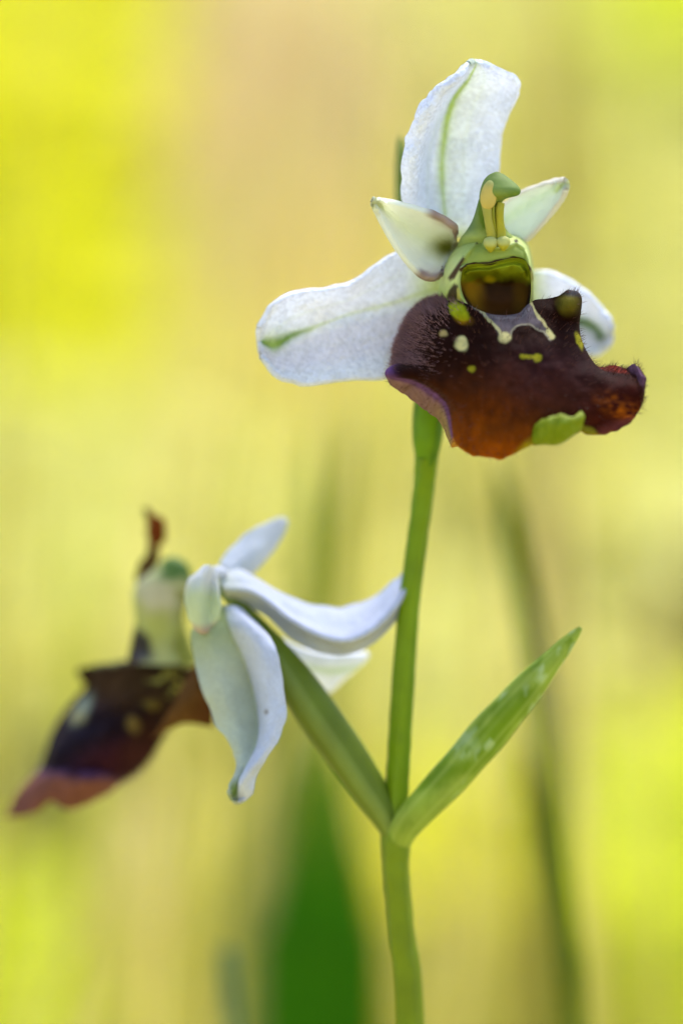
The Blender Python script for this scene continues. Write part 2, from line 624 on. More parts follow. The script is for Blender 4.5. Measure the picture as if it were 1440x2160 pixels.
blade('grass_blade', 'faint olive grass blade between the lower flower sepal and the stem', [(738, 890, 78), (722, 1050, 78), (705, 1250, 78), (690, 1550, 78), (680, 2180, 78)], 42, lin(140, 152, 50), taper=.2)
blade('grass_blade', 'brownish olive grass blade behind the upper flower, reaching past its petals', [(1165, -120, 120), (1175, 100, 120), (1176, 400, 120), (1170, 800, 120), (1150, 1400, 120), (1120, 2180, 120)], 70, lin(178, 168, 70))
blade('grass_blade', 'short grey green blade tip low beside the broad deep green leaf', [(478, 2112, 40), (482, 2140, 40), (487, 2180, 40)], 36, lin(140, 158, 105))
blade('grass_blade', 'pale lime grass blade at the yellow meadow beside the lower flower lip', [(150, 1080, 130), (165, 1250, 130), (180, 1450, 130), (190, 2180, 130)], 60, lin(205, 208, 80))

# ----------------------------------------------------------------------------
# the orchid
# ----------------------------------------------------------------------------
foot = P((900, 1080 + H * S / (1 + 9 / D), 9)) / 1000
orchid = bpy.data.objects.new('orchid_plant', None)
sc.collection.objects.link(orchid)
orchid.location = foot
orchid.empty_display_size = .01
orchid['label'] = 'orchid with two white flowers with dark brown lips on a slender green stem'
orchid['category'] = 'orchid'


def part_empty(name, at, label):
    o = bpy.data.objects.new(name, None)
    sc.collection.objects.link(o)
    o.parent = orchid
    o.empty_display_size = .004
    o.location = Vector(P(at) / 1000) - orchid.location
    o['label'] = label
    return o


G1, G2, G3 = lin(118, 146, 6), lin(90, 124, 8), lin(142, 160, 72)


def stem_col(u, a, px, py):
    c = np.broadcast_to(G1, u.shape + (3,)).copy()
    c = mix(c, G2, sm(-.2, .9, np.cos(a * 3 + u * 2)) * .5)
    c = mix(c, lin(120, 120, 30), sm(1600, 1800, py) * .35)
    return c


gy = 1080 + H * S / (1 + 9 / D)
tube('stem', [(900, gy, 9, 38), (895, 5000, 9, 36), (880, 3200, 8, 32), (864, 2180, 6.5, 29), (847, 1975, 6.2, 27), (836, 1850, 6, 27), (835, 1780, 6, 30), (837, 1700, 6, 25),
              (841, 1600, 6, 23.5), (849, 1450, 6, 23.5), (861, 1280, 6, 21.5), (877, 1150, 6, 21), (892, 1040, 6, 22), (900, 968, 6, 24)],
     M_green, stem_col, orchid, n=220, m=28, prof=lambda u, a: 1 + .07 * np.cos(5 * a + u * 12) + .05 * vnoise(u * 60, a * 2, 4))

# leaf-like bracts
def bract_col(u, a, px, py):
    c = np.broadcast_to(lin(138, 160, 58), u.shape + (3,)).copy()
    n = fbm(u * 14 + 3, a * .9, 5)
    c = mix(c, lin(104, 134, 16), sm(-.1, .5, n))
    c = mix(c, lin(170, 190, 140), sm(.2, .6, fbm(u * 20, a * 1.4 + 4, 8)) * sm(.3, .5, u) * .7)
    c = mix(c, lin(168, 184, 90), sm(.5, 1, np.cos(a * 12 + .5 * np.sin(u * 9))) * .35)
    edge = np.exp(-((a - 2.75) / .22) ** 2)
    c = mix(c, lin(205, 218, 210), edge * sm(.35, .6, u) * .9)
    return c


tube('bract', [(834, 1815, 6.4, 12), (838, 1785, 5.8, 24), (856, 1742, 5.0, 32), (900, 1692, 4.4, 36), (960, 1628, 4.2, 40), (1022, 1556, 4, 41), (1082, 1487, 3.8, 38), (1140, 1420, 3.6, 28), (1180, 1374, 3.5, 19), (1208, 1342, 3.4, 12), (1224, 1324, 3.3, 4)],
     M_green, bract_col, orchid, n=120, m=30, flat=.6, prof=lambda u, a: 1 + .03 * np.sin(u * 40 + a * 2) * sm(.2, .5, u))
sheet('bract', [[(905, 985, 8), (912, 985, 8), (920, 985, 8)], [(880, 800, 9), (890, 800, 9.4), (905, 800, 9)], [(850, 600, 10), (865, 600, 10.4), (880, 600, 10)], [(838, 420, 10.5), (850, 420, 11), (862, 420, 10.5)], [(839, 330, 10.5), (846, 330, 10.8), (853, 330, 10.5)], [(842, 290, 10.5), (843, 289, 10.5), (844, 290, 10.5)]],
      M_green, lambda u, v, px, py: np.broadcast_to(lin(130, 150, 75), u.shape + (3,)), orchid, 50, 12)

WHITE, LAV, PALE = lin(229, 234, 249), lin(228, 228, 240), lin(228, 234, 214)


def vein(c, w, x, colr, amt):
    return mix(c, colr, np.exp(-(x / w) ** 2) * amt)


# ------------------------------ upper flower --------------------------------
f1 = part_empty('flower', (965, 540, 5), 'open flower facing out, with white sepals and broad spotted brown lip')


def ovary_col(u, a, px, py):
    c = np.broadcast_to(lin(112, 152, 6), u.shape + (3,)).copy()
    return mix(c, lin(78, 116, 16), sm(.1, .8, np.cos(a * 3 + u * 3)) * .8)


tube('ovary', [(900, 985, 6, 21), (901, 955, 6, 26), (902, 925, 6, 31), (904, 880, 6.2, 33), (912, 800, 6.6, 32), (925, 720, 7, 30), (945, 640, 6.8, 26), (960, 570, 6.4, 22), (968, 520, 6, 18)],
     M_green, ovary_col, f1, n=80, m=30, prof=lambda u, a: 1 + .07 * np.cos(3 * a + u * 3))


def rough_margin(amp, s):
    def w(g, u, v):
        e = (np.abs(v - .5) * 2) ** 6
        n = vnoise(u * s, v * 1.5 + 5, 2)
        g = g.copy()
        g[..., 0] += n * e * amp
        g[..., 1] += vnoise(u * s + 9, v * 1.5, 4) * e * amp
        g[..., 2] += vnoise(u * s * .6, v * 3, 6) * .16 + vnoise(u * 30, v * 22, 9) * .03
        return g
    return w


def dors_col(u, v, px, py):
    c = np.broadcast_to(WHITE, u.shape + (3,)).copy()
    c = mix(c, lin(232, 238, 232), sm(.3, .6, v) * (1 - sm(.6, .9, v)) * .5)
    mid = .5 + .0 * u
    side = np.abs(v - .5)
    c = mix(c, lin(212, 222, 205), np.exp(-((side - .2) / .02) ** 2) * .22)
    w = .016 + .02 * sm(.1, .55, u) * (1 - sm(.7, 1, u))
    c = mix(c, lin(165, 190, 70), np.exp(-((v - mid) / w) ** 2) * (.75 + .2 * sm(.2, .6, u)))
    c = mix(c, lin(190, 210, 120), np.exp(-((v - mid) / .07) ** 2) * .22)
    c = mix(c, lin(150, 175, 120), sm(.94, 1, u) * sm(.8, .2, v) * .6)
    c = mix(c, lin(215, 225, 175), (1 - sm(0, .12, u)) * .8)
    return c


dors = [[(930, 505, 5), (938, 503, 5), (945, 502, 5), (953, 500, 5), (965, 500, 5), (975, 500, 5), (990, 500, 5)],
        [(858, 440, 3.2), (880, 445, 3.6), (908, 450, 4.2), (937, 455, 4.8), (970, 455, 4.6), (1000, 452, 4.4), (1030, 445, 4.2)],
        [(843, 365, 2.4), (868, 370, 2.8), (903, 375, 4.0), (932, 378, 4.8), (970, 378, 4.6), (1010, 376, 4.3), (1047, 370, 4)],
        [(851, 300, 1.8), (878, 300, 2.2), (911, 302, 3.8), (935, 304, 4.6), (972, 302, 4.4), (1015, 298, 4.1), (1057, 292, 3.8)],
        [(873, 245, 1.2), (900, 242, 1.4), (930, 242, 3.4), (945, 242, 4.2), (985, 238, 4.0), (1030, 235, 3.8), (1070, 243, 3.4)],
        [(903, 198, .6), (930, 192, .8), (955, 195, 2.8), (963, 196, 3.6), (1005, 190, 3.6), (1050, 190, 3.4), (1093, 195, 2.8)],
        [(942, 169, .2), (962, 162, .4), (978, 164, 1.8), (986, 163, 2.6), (1015, 157, 2.8), (1047, 155, 2.6), (1085, 165, 2.2)],
        [(985, 137, 0), (990, 131, .2), (996, 128, .8), (1002, 129, 1.2), (1010, 131, 1.4), (1020, 134, 1.4), (1034, 140, 1.2)]]
for row in dors[2:7]:
    row[0] = (row[0][0] + 4, row[0][1], row[0][2] - .6)
    row[1] = (row[1][0] + 6, row[1][1], row[1][2] - 1.2)
    row[2] = (row[2][0] - 3, row[2][1], row[2][2] + .5)
sheet('dorsal_sepal', dors, M_sepal, dors_col, f1, 150, 110, .35, rough_margin(3, 22))


def lat_col(u, v, px, py):
    c = np.broadcast_to(WHITE, u.shape + (3,)).copy()
    c = mix(c, lin(226, 228, 236), sm(-.2, .4, fbm(u * 5, v * 4, 3)) * .8)
    w = .02 + .065 * sm(.5, 1, u) + 0 * v
    side = np.abs(v - .5)
    c = mix(c, lin(212, 222, 205), np.exp(-((side - .2 - .05 * np.sin(u * 5)) / .02) ** 2) * .25 * sm(.05, .3, u))
    c = mix(c, mix(np.broadcast_to(lin(205, 215, 150), u.shape + (3,)), lin(105, 145, 15), sm(.45, .8, u)), np.exp(-((v - .5) / w) ** 2) * (.6 + .4 * sm(.5, .8, u)) * (1 - sm(.965, 1.0, u)))
    c = mix(c, lin(112, 150, 22), np.exp(-((v - .52) / .06) ** 2) * sm(.8, .9, u) * (1 - sm(.955, .99, u)) * .9)
    c = mix(c, lin(175, 195, 110), np.exp(-((v - .5) / .13) ** 2) * sm(.72, .9, u) * (1 - sm(.93, 1, u)) * .6)
    c = mix(c, lin(190, 205, 120), (1 - sm(0, .2, u)) * .8)
    c = mix(c, lin(226, 222, 236), sm(.55, .65, v) * (1 - sm(.8, .95, v)) * .6)
    return c


latl = [[(930, 575, 5), (935, 585, 5.2), (938, 598, 5.5), (935, 615, 5.5), (930, 640, 5)],
        [(864, 524, 4), (867, 570, 4.5), (864, 626, 5), (864, 690, 4.8), (872, 775, 4)],
        [(800, 556, 3.5), (802, 597, 4), (800, 646, 4.6), (802, 710, 4.3), (812, 797, 3.4)],
        [(738, 596, 3.2), (738, 625, 3.8), (738, 662, 4.4), (740, 725, 4), (742, 800, 3.2)],
        [(680, 609, 3), (678, 640, 3.6), (676, 684, 4.2), (680, 740, 3.8), (680, 808, 3)],
        [(618, 617, 2.8), (612, 655, 3.4), (618, 706, 4), (624, 755, 3.6), (628, 810, 2.8)],
        [(577, 642, 2.6), (570, 680, 3.2), (578, 726, 3.7), (580, 765, 3.4), (583, 791, 2.6)],
        [(546, 690, 2.6), (544, 705, 2.9), (544, 722, 3.2), (547, 740, 3.0), (553, 757, 2.7)]]
sheet('lateral_sepal', latl, M_sepal, lat_col, f1, 150, 100, .35, rough_margin(3, 16))

latr = [[(1100, 590, 7), (1100, 605, 7.2), (1100, 620, 7.4), (1100, 635, 7.3), (1105, 650, 7)],
        [(1140, 571, 7), (1140, 605, 7.6), (1145, 640, 8), (1150, 665, 7.8), (1155, 700, 7.2)],
        [(1195, 590, 7), (1195, 622, 7.8), (1200, 660, 8.2), (1200, 695, 8), (1200, 735, 7.4)],
        [(1245, 628, 7), (1245, 652, 7.8), (1248, 682, 8.2), (1245, 715, 7.9), (1238, 750, 7.2)],
        [(1276, 662, 7), (1274, 680, 7.6), (1272, 702, 7.9), (1268, 722, 7.7), (1262, 746, 7.2)],
        [(1291, 688, 7), (1292, 696, 7.2), (1292, 706, 7.3), (1290, 714, 7.2), (1286, 726, 7)]]


def latr_col(u, v, px, py):
    c = lat_col(u * .6, v, px, py)
    return mix(c, lin(95, 130, 50), np.exp(-(seg(px, py, [(1205, 678), (1235, 682), (1258, 695), (1266, 712)]) / 13) ** 2) * .95)


sheet('lateral_sepal', latr, M_sepal, latr_col, f1, 80, 60, .35, rough_margin(2, 14))


def petl_col(u, v, px, py):
    c = np.broadcast_to(lin(242, 244, 232), u.shape + (3,)).copy()
    c = mix(c, lin(238, 238, 228), np.exp(-((v - .75) / .2) ** 2) * .8)
    c = mix(c, lin(230, 236, 200), np.exp(-((v - .45) / .25) ** 2) * .5)
    c = mix(c, lin(150, 150, 60), ell(px, py, 934, 520, 30, 22, -20, .9) * .9)
    c = mix(c, lin(110, 110, 10), ell(px, py, 938, 522, 17, 13, -30, .8) * .9)
    e = np.minimum(v, 1 - v)
    m = (1 - sm(.02, .085, e)) * sm(.5, .62, u)
    c = mix(c, lin(125, 80, 75), m * .85)
    c = mix(c, lin(200, 178, 165), (1 - sm(.02, .22, e)) * sm(.5, .75, u) * .6)
    c = mix(c, lin(120, 80, 70), sm(.93, 1, u) * (1 - sm(.3, .6, v)) * .8)
    c = mix(c, lin(185, 195, 80), ell(px, py, 797, 430, 14, 10, 40, .8) * .5)
    return c


petl = [[(785, 420, .3), (785, 421, .3), (786, 424, .3), (786, 428, .3), (788, 434, .3)],
        [(806, 421, .3), (807, 432, .7), (808, 446, .9), (808, 460, .8), (808, 474, .3)],
        [(845, 430, .3), (848, 455, 1.1), (850, 482, 1.5), (848, 508, 1.3), (842, 531, .4)],
        [(890, 442, .3), (893, 475, 1.5), (895, 508, 2.1), (888, 540, 1.7), (870, 567, .5)],
        [(928, 456, .4), (932, 485, 1.9), (930, 518, 2.6), (920, 552, 1.9), (896, 587, .5)],
        [(955, 474, .8), (955, 495, 2.2), (948, 525, 3.0), (938, 555, 2.4), (922, 586, 1.0)],
        [(964, 493, 1.6), (962, 505, 2.6), (955, 528, 3.2), (946, 548, 2.8), (934, 566, 1.8)]]
petl_o, petl_g = sheet('petal', petl, M_petal, petl_col, f1, 90, 80, .35, rough_margin(1.5, 14))


def petr_col(u, v, px, py):
    c = np.broadcast_to(lin(226, 234, 226), u.shape + (3,)).copy()
    c = mix(c, lin(205, 222, 190), np.exp(-((v - .4) / .14) ** 2) * .5)
    c = mix(c, lin(190, 205, 110), ell(px, py, 1183, 393, 14, 7, -45, .8) * .7)
    e = np.minimum(v, 1 - v)
    return mix(c, lin(215, 190, 185), (1 - sm(0, .06, e)) * .5)


petr = [[(1055, 435, 4), (1058, 455, 4.2), (1062, 470, 4.3), (1068, 485, 4.2), (1078, 506, 4)],
        [(1085, 412, 3.6), (1090, 432, 3.9), (1095, 455, 4), (1100, 480, 3.9), (1108, 508, 3.6)],
        [(1120, 395, 3.2), (1124, 412, 3.5), (1128, 432, 3.6), (1134, 455, 3.5), (1140, 477, 3.2)],
        [(1155, 384, 2.8), (1158, 395, 3.1), (1160, 410, 3.2), (1163, 428, 3.1), (1165, 447, 2.8)],
        [(1180, 379, 2.5), (1182, 386, 2.7), (1183, 397, 2.8), (1184, 408, 2.7), (1184, 422, 2.5)],
        [(1193, 379, 2.3), (1195, 382, 2.4), (1196, 386, 2.4), (1196, 390, 2.4), (1194, 397, 2.3)]]
sheet('petal', petr, M_petal, petr_col, f1, 60, 50, .35, rough_margin(1, 14))

# lip --------------------------------------------------------------------
lip = [
    [(915, 650, 4.0), (913, 641, 2.5), (945, 632, 1.0), (985, 648, -.3), (1020, 664, -.6), (1055, 670, -.8), (1095, 665, -.6), (1122, 640, .0), (1160, 634, .3), (1196, 617, -.2), (1190, 622, 3.5)],
    [(898, 670, 4.0), (890, 656, 2.3), (925, 652, .5), (972, 668, -.9), (1016, 684, -1.3), (1058, 690, -1.5), (1102, 684, -1.3), (1134, 664, -.7), (1172, 652, -.4), (1218, 628, -.1), (1206, 650, 3.2)],
    [(880, 700, 4.0), (868, 678, 2.0), (905, 675, .0), (960, 690, -1.4), (1012, 705, -1.9), (1060, 710, -2.1), (1108, 702, -1.9), (1145, 690, -1.3), (1180, 682, -.6), (1214, 684, .3), (1205, 690, 3.0)],
    [(860, 745, 3.5), (846, 728, 1.6), (890, 725, -.6), (950, 738, -2.2), (1010, 750, -2.8), (1064, 755, -3.0), (1116, 748, -2.8), (1160, 735, -2.2), (1195, 722, -1.4), (1220, 720, .0), (1210, 725, 2.5)],
    [(852, 785, 2.5), (842, 766, 1.0), (885, 770, -1.1), (945, 785, -2.7), (1008, 797, -3.3), (1066, 802, -3.5), (1122, 795, -3.3), (1170, 780, -2.8), (1210, 764, -2.0), (1240, 762, -.6), (1238, 766, 2.0)],
    [(824, 802, -.1), (823, 786, -.9), (884, 789, -1.8), (943, 818, -3.0), (1006, 840, -3.6), (1066, 845, -3.8), (1126, 838, -3.6), (1178, 822, -3.2), (1228, 802, -2.6), (1266, 793, -1.4), (1266, 781, 1.5)],
    [(860, 831, .3), (880, 801, -1.2), (920, 813, -2.2), (962, 846, -3.1), (1008, 876, -3.6), (1066, 880, -3.9), (1128, 870, -3.7), (1185, 852, -3.3), (1245, 832, -2.8), (1300, 809, -1.8), (1292, 776, .8)],
    [(902, 862, .3), (920, 827, -1.4), (950, 842, -2.5), (978, 878, -3.2), (1012, 906, -3.6), (1064, 910, -3.9), (1122, 897, -3.8), (1185, 877, -3.4), (1252, 857, -3.0), (1327, 812, -2.2), (1320, 783, .0)],
    [(934, 890, .0), (948, 856, -1.6), (966, 880, -2.6), (992, 914, -3.1), (1018, 934, -3.5), (1064, 938, -3.8), (1118, 918, -3.8), (1180, 893, -3.5), (1250, 884, -3.0), (1340, 834, -2.6), (1341, 771, -1.0)],
    [(958, 946, -1.2), (961, 930, -1.9), (968, 940, -2.3), (990, 955, -2.7), (1022, 962, -3.1), (1060, 966, -3.4), (1112, 940, -3.5), (1190, 905, -3.3), (1262, 918, -2.8), (1338, 882, -2.6), (1357, 795, -2.2)],
]
LD, LB, LO, LR = lin(31, 11, 6), lin(82, 38, 8), lin(138, 68, 3), lin(66, 20, 14)
CREAM, YEL, GREY = lin(186, 177, 118), lin(146, 140, 30), lin(98, 88, 92)


def lip_col(u, v, px, py):
    c = np.broadcast_to(LD, u.shape + (3,)).copy()
    n = fbm(px / 26, py / 60, 3) + .6 * fbm(px / 9, py / 30, 12)
    # paler brown towards the lower margin; glow of light through it painted in
    wx, wy = px + fbm(px / 16, py / 16, 21) * 3, py + fbm(px / 16, py / 16, 27) * 3
    low = sm(820, 975, py + n * 34 + np.abs(px - 1030) * -.10)
    c = mix(c, LB, sm(730, 850, py + n * 20) * .75 * ell(px, py, 1050, 900, 170, 180, 0, .6))
    c = mix(c, LO, low * ell(px, py, 1035, 930, 130, 110, 0, .7) * .85)
    c = mix(c, LR, ell(px, py, 1290, 870, 90, 50, -30, .7) * .6)
    c = mix(c, lin(165, 85, 10), ell(px, py, 1308, 862, 44, 18, 22, .95) * np.clip(.35 + .8 * fbm(px / 12, py / 6, 31), 0, 1))  # orange glow of light through the right lobe, painted in
    c = mix(c, lin(60, 35, 45), ell(px, py, 1150, 800, 90, 60, 0, .9) * .35)
    c = mix(c, lin(115, 60, 60), ell(px, py, 1290, 905, 60, 12, -25, .9) * .5)
    c = mix(c, lin(150, 150, 30), ell(px, py, 1112, 940, 34, 11, -38, .7) * .8)
    c = mix(c, lin(140, 140, 30), ell(px, py, 1238, 909, 22, 7, 25, .7) * .7)
    # mauve shoulder
    c = mix(c, lin(92, 62, 62), sm(.24, .12, v) * (1 - sm(.42, .5, u)) * .8)
    # rolled margin, violet ridge and tan underside
    r = sm(.40, .50, u)
    c = mix(c, lin(128, 98, 98), r * (1 - sm(.060, .088, v)) * .95)
    c = mix(c, lin(150, 130, 60), r * sm(.75, .95, u) * (1 - sm(.03, .085, v)) * .6)
    c = mix(c, lin(104, 70, 122), r * np.exp(-((v - .092) / .026) ** 2))
    c = mix(c, lin(105, 75, 100), sm(.8, .86, u) * sm(.955, .985, v) * .7)
    c = mix(c, lin(118, 34, 20), sm(.945, .965, v) * sm(.5, .55, u) * (1 - sm(.76, .82, u)) * .8)
    c = mix(c, lin(185, 130, 30), sm(.985, 1, u) * (1 - sm(.75, .85, v)) * .6)
    # shield: grey patch with cream edging
    patchp = [(985, 640), (1017, 664), (1045, 696), (1052, 720), (1072, 720), (1077, 703), (1090, 691), (1117, 690), (1143, 704), (1160, 722), (1166, 713), (1138, 676), (1118, 640), (1095, 655), (1050, 662), (1010, 650)]
    c = mix(c, GREY, poly_mask(wx, wy, patchp, 4) * .9)
    c = mix(c, CREAM, (1 - sm(1.8, 4.5, seg(wx, wy, [(958, 630), (985, 642), (1017, 667), (1046, 694), (1053, 708)]))) * .8)
    c = mix(c, CREAM, (1 - sm(1.5, 4, seg(wx, wy, [(1114, 630), (1122, 650), (1136, 674), (1164, 714)]))) * .8)
    c = mix(c, lin(150, 142, 118), (1 - sm(.6, 3.0, seg(wx, wy, [(1074, 716), (1077, 703), (1090, 691), (1117, 690), (1143, 704), (1158, 720)]))) * .8)
    c = mix(c, lin(130, 124, 122), (1 - sm(1, 4, seg(wx, wy, [(990, 650), (1020, 672), (1052, 678), (1098, 674), (1120, 655)]))) * .35)
    c = mix(c, CREAM, (1 - sm(4, 7.5, seg(wx, wy, [(1153, 704), (1163, 714)]))))
    c = mix(c, CREAM, ell(wx, wy, 1063, 716, 13, 12, 0, .3))
    # separate spots
    c = mix(c, CREAM, ell(wx, wy, 974, 730, 13.5, 16, -25, .25))
    c = mix(c, lin(190, 165, 100), ell(wx, wy, 936, 709, 8, 6, 20, .5) * .8)
    c = mix(c, YEL, ell(wx, wy, 995, 780, 9, 7, 0, .4) * .9)
    c = mix(c, YEL, ell(wx, wy, 1133, 758, 9, 9, 0, .3))
    c = mix(c, YEL, (1 - sm(2.5, 5, seg(wx, wy, [(1100, 756), (1128, 757)]))) * .9)
    c = mix(c, YEL, ell(wx, wy, 1215, 722, 5.5, 18, -16, .35) * (v < .92))
    c = mix(c, lin(150, 158, 22), poly_mask(wx, wy, [(950, 644), (966, 640), (978, 654), (984, 676), (968, 674), (953, 664)], 4) * .95)
    c = mix(c, lin(150, 110, 20), ell(wx, wy, 978, 678, 14, 7, 20, .9) * .5)
    c = mix(c, lin(112, 104, 34), ell(wx, wy, 1197, 640, 15, 17, 20, .9) * .75 * (v < .93))
    c = mix(c, lin(58, 60, 72), ell(wx, wy, 1206, 620, 14, 8, 0, .7) * .7)
    return c


def lip_wave(g, u, v):
    g = g.copy()
    px, py = g[..., 0], g[..., 1]
    g[..., 2] -= .9 * np.exp(-(((px - 970) / 17) ** 2 + ((py - 656) / 20) ** 2))
    g[..., 2] -= .8 * np.exp(-(((px - 1200) / 20) ** 2 + ((py - 640) / 24) ** 2)) * (v < .93)
    g[..., 2] += fbm(px / 55, py / 55, 5) * .34 + fbm(px / 14, py / 14, 6) * .025
    e = sm(.94, 1, u)
    g[..., 1] += vnoise(px / 13, py * 0 + 1, 8) * 3.0 * e
    e2 = sm(.5, .6, u) * ((v < .16) * 1.0)
    g[..., 1] += vnoise(u * 55, v * 6, 9) * 1.6 * e2
    return g


lip_o, lip_g = sheet('lip', lip, M_lip, lip_col, f1, 300, 300, .35, lip_wave)
lip_o['label'] = 'broad velvety dark brown lip with cream spots and grey shield'

# fuzz on the lip's shoulders and margins
LP = P(lip_g)
LN = normals(LP)
if LN[150, 150, 1] > 0:
    LN = -LN
nu, nv = lip_g.shape[:2]
U, V = np.meshgrid(np.linspace(0, 1, nu), np.linspace(0, 1, nv), indexing='ij')
dens = (sm(.30, .10, V) + 1.2 * np.exp(-((V - .1) / .06) ** 2)) * (1 - sm(.42, .50, U)) * 1.0 + .30 * np.exp(-((V - .96) / .03) ** 2) * sm(.5, .6, U) + .25 * sm(.97, 1, V) * sm(.45, .55, U) * (1 - sm(.8, .9, U)) + .015
dens += .2 * np.exp(-((U - .03) / .03) ** 2) * (V < .22)
dens /= dens.sum()
idx = rng.choice(nu * nv, 12000, p=dens.ravel())
rt, dr = LP.reshape(-1, 3)[idx], LN.reshape(-1, 3)[idx]
out = rt - P((1050, 790, 0))
out[:, 1] = 0
out /= np.linalg.norm(out, axis=1)[:, None] + 1e-9
dr = dr * .8 + out * .9 + rng.normal(size=dr.shape) * .16
dr /= np.linalg.norm(dr, axis=1)[:, None]
hc = np.where((U.ravel()[idx] < .5)[:, None] & (V.ravel()[idx] < .35)[:, None], lin(146, 108, 110), lin(88, 50, 40)) * rng.uniform(.5, 1.3, (len(idx), 1))
hairs('lip_hair', rt + dr * .1, dr, .40, .046, M_hair, hc, f1)

# green appendage at the lip's tip
app = [[(1122, 932, -3.3), (1128, 934, -3.3), (1140, 932, -3.4), (1170, 930, -3.5), (1200, 916, -3.4), (1222, 905, -3.2)],
       [(1124, 920, -3.9), (1134, 929, -4.2), (1152, 930, -4.4), (1178, 930, -4.4), (1204, 914, -4.3), (1224, 897, -3.9)],
       [(1127, 908, -4.1), (1140, 908, -4.6), (1158, 906, -4.9), (1182, 903, -4.9), (1206, 896, -4.7), (1226, 887, -4.2)],
       [(1131, 900, -4.0), (1145, 892, -4.6), (1162, 886, -4.9), (1184, 886, -4.9), (1206, 884, -4.7), (1228, 878, -4.3)],
       [(1135, 897, -3.7), (1149, 886, -4.3), (1168, 881, -4.5), (1186, 872, -4.6), (1202, 882, -4.4), (1227, 871, -4.1)]]
o, _ = sheet('appendage', app, M_pollen, lambda u, v, px, py: mix(mix(np.broadcast_to(lin(120, 138, 10), u.shape + (3,)), lin(150, 162, 52), sm(.5, 1, u) * .7 + .3 * fbm(px / 9, py / 9, 2)), lin(150, 110, 20), (1 - sm(0, .2, u)) * .7), f1, 40, 80, .3, lambda g, u, v: g + np.stack([0 * u, vnoise(v * 8, u * 0, 3) * 3.5 * sm(.6, 1, u) + 3 * sm(.6, 1, u), fbm(v * 6, u * 4, 5) * .25], -1))
o['label'] = 'small yellow green tooth curling up at the lip tip'

# stigmatic cavity: a bowl under the column
rim = np.array([(970, 600), (973, 572), (983, 562), (1006, 558), (1030, 558), (1056, 551), (1082, 546), (1104, 551), (1116, 568), (1119, 592), (1118, 625), (1112, 652), (1098, 668), (1074, 674), (1048, 675), (1018, 666), (992, 648), (977, 626)], float)
cen = np.array([1048, 612.0])
rings = []
for k, (f, dz) in enumerate([(1.03, -.2), (1.0, .0), (.93, .5), (.78, 1.1), (.5, 1.6), (.2, 1.75), (.001, 1.75)]):
    q = cen + (rim - cen) * f
    lift = np.where(q[:, 1] > 640, -.45 * (q[:, 1] - 640) / 35, 0)
    rings.append(np.column_stack([q, dz + lift + .2]))
cav = patch(rings, 50, 120, True)
cav[..., 2] -= .9 * (1 - sm(572, 600, cav[..., 1] + 5 * vnoise(cav[..., 0] / 18, cav[..., 1] * 0, 3))) * sm(2, 14, seg(cav[..., 0], cav[..., 1], [tuple(p) for p in rim] + [tuple(rim[0])]))


def cav_col(px, py):
    c = np.broadcast_to(lin(48, 28, 9), px.shape + (3,)).copy()
    n = fbm(px / 22, py / 14, 4)
    c = mix(c, lin(150, 110, 18), ell(px, py, 994, 618, 22, 44, -12, .8) * .9)
    c = mix(c, lin(86, 48, 12), ell(px, py, 1050, 645, 60, 24, 0, .9) * .6)
    c = mix(c, lin(100, 70, 14), ell(px, py, 1096, 625, 14, 40, 0, .8) * .6)
    c = mix(c, lin(116, 122, 14), (1 - sm(582, 600, py + n * 9 - (px - 1040) * .0008 * (px - 1040))) * .95)
    c = mix(c, lin(146, 162, 34), (1 - sm(560, 574, py + n * 8)) * .9)
    c = mix(c, lin(210, 190, 20), ell(px, py, 1032, 589, 10, 6, 0, .8) * .8)
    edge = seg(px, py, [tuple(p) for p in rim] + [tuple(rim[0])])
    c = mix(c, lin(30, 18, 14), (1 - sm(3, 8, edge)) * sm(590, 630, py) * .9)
    return c


make('stigma_cavity', P(cav), grid_faces(50, 120, True), M_cavity, f1, cav_col(cav[..., 0], cav[..., 1]))

# pale green collar round the cavity
outer = np.array([(932, 640), (927, 596), (938, 556), (962, 522), (992, 505), (1020, 503), (1050, 500), (1078, 496), (1102, 506), (1116, 526), (1124, 570), (1126, 612), (1124, 640), (1112, 664), (1078, 681), (1048, 683), (1010, 674), (968, 660)], float)
rim2 = rim.copy()
rings = []
for f, dz in [(-.05, 4.2), (.0, 2.8), (.12, 1.2), (.40, .0), (.75, -.35), (.97, -.2), (1.04, .5)]:
    q = outer + (rim2 - outer) * f
    rings.append(np.column_stack([q, np.full(len(q), dz) + np.where(q[:, 1] > 645, .4, 0)]))
colr = patch(rings, 60, 140, True)


CEIL = [(972, 560), (984, 540), (1002, 518), (1014, 512), (1035, 526), (1065, 526), (1088, 514), (1106, 526), (1114, 566), (1082, 546), (1030, 557), (985, 561)]
colr[..., 2] += .55 * poly_mask(colr[..., 0], colr[..., 1], CEIL, 5)


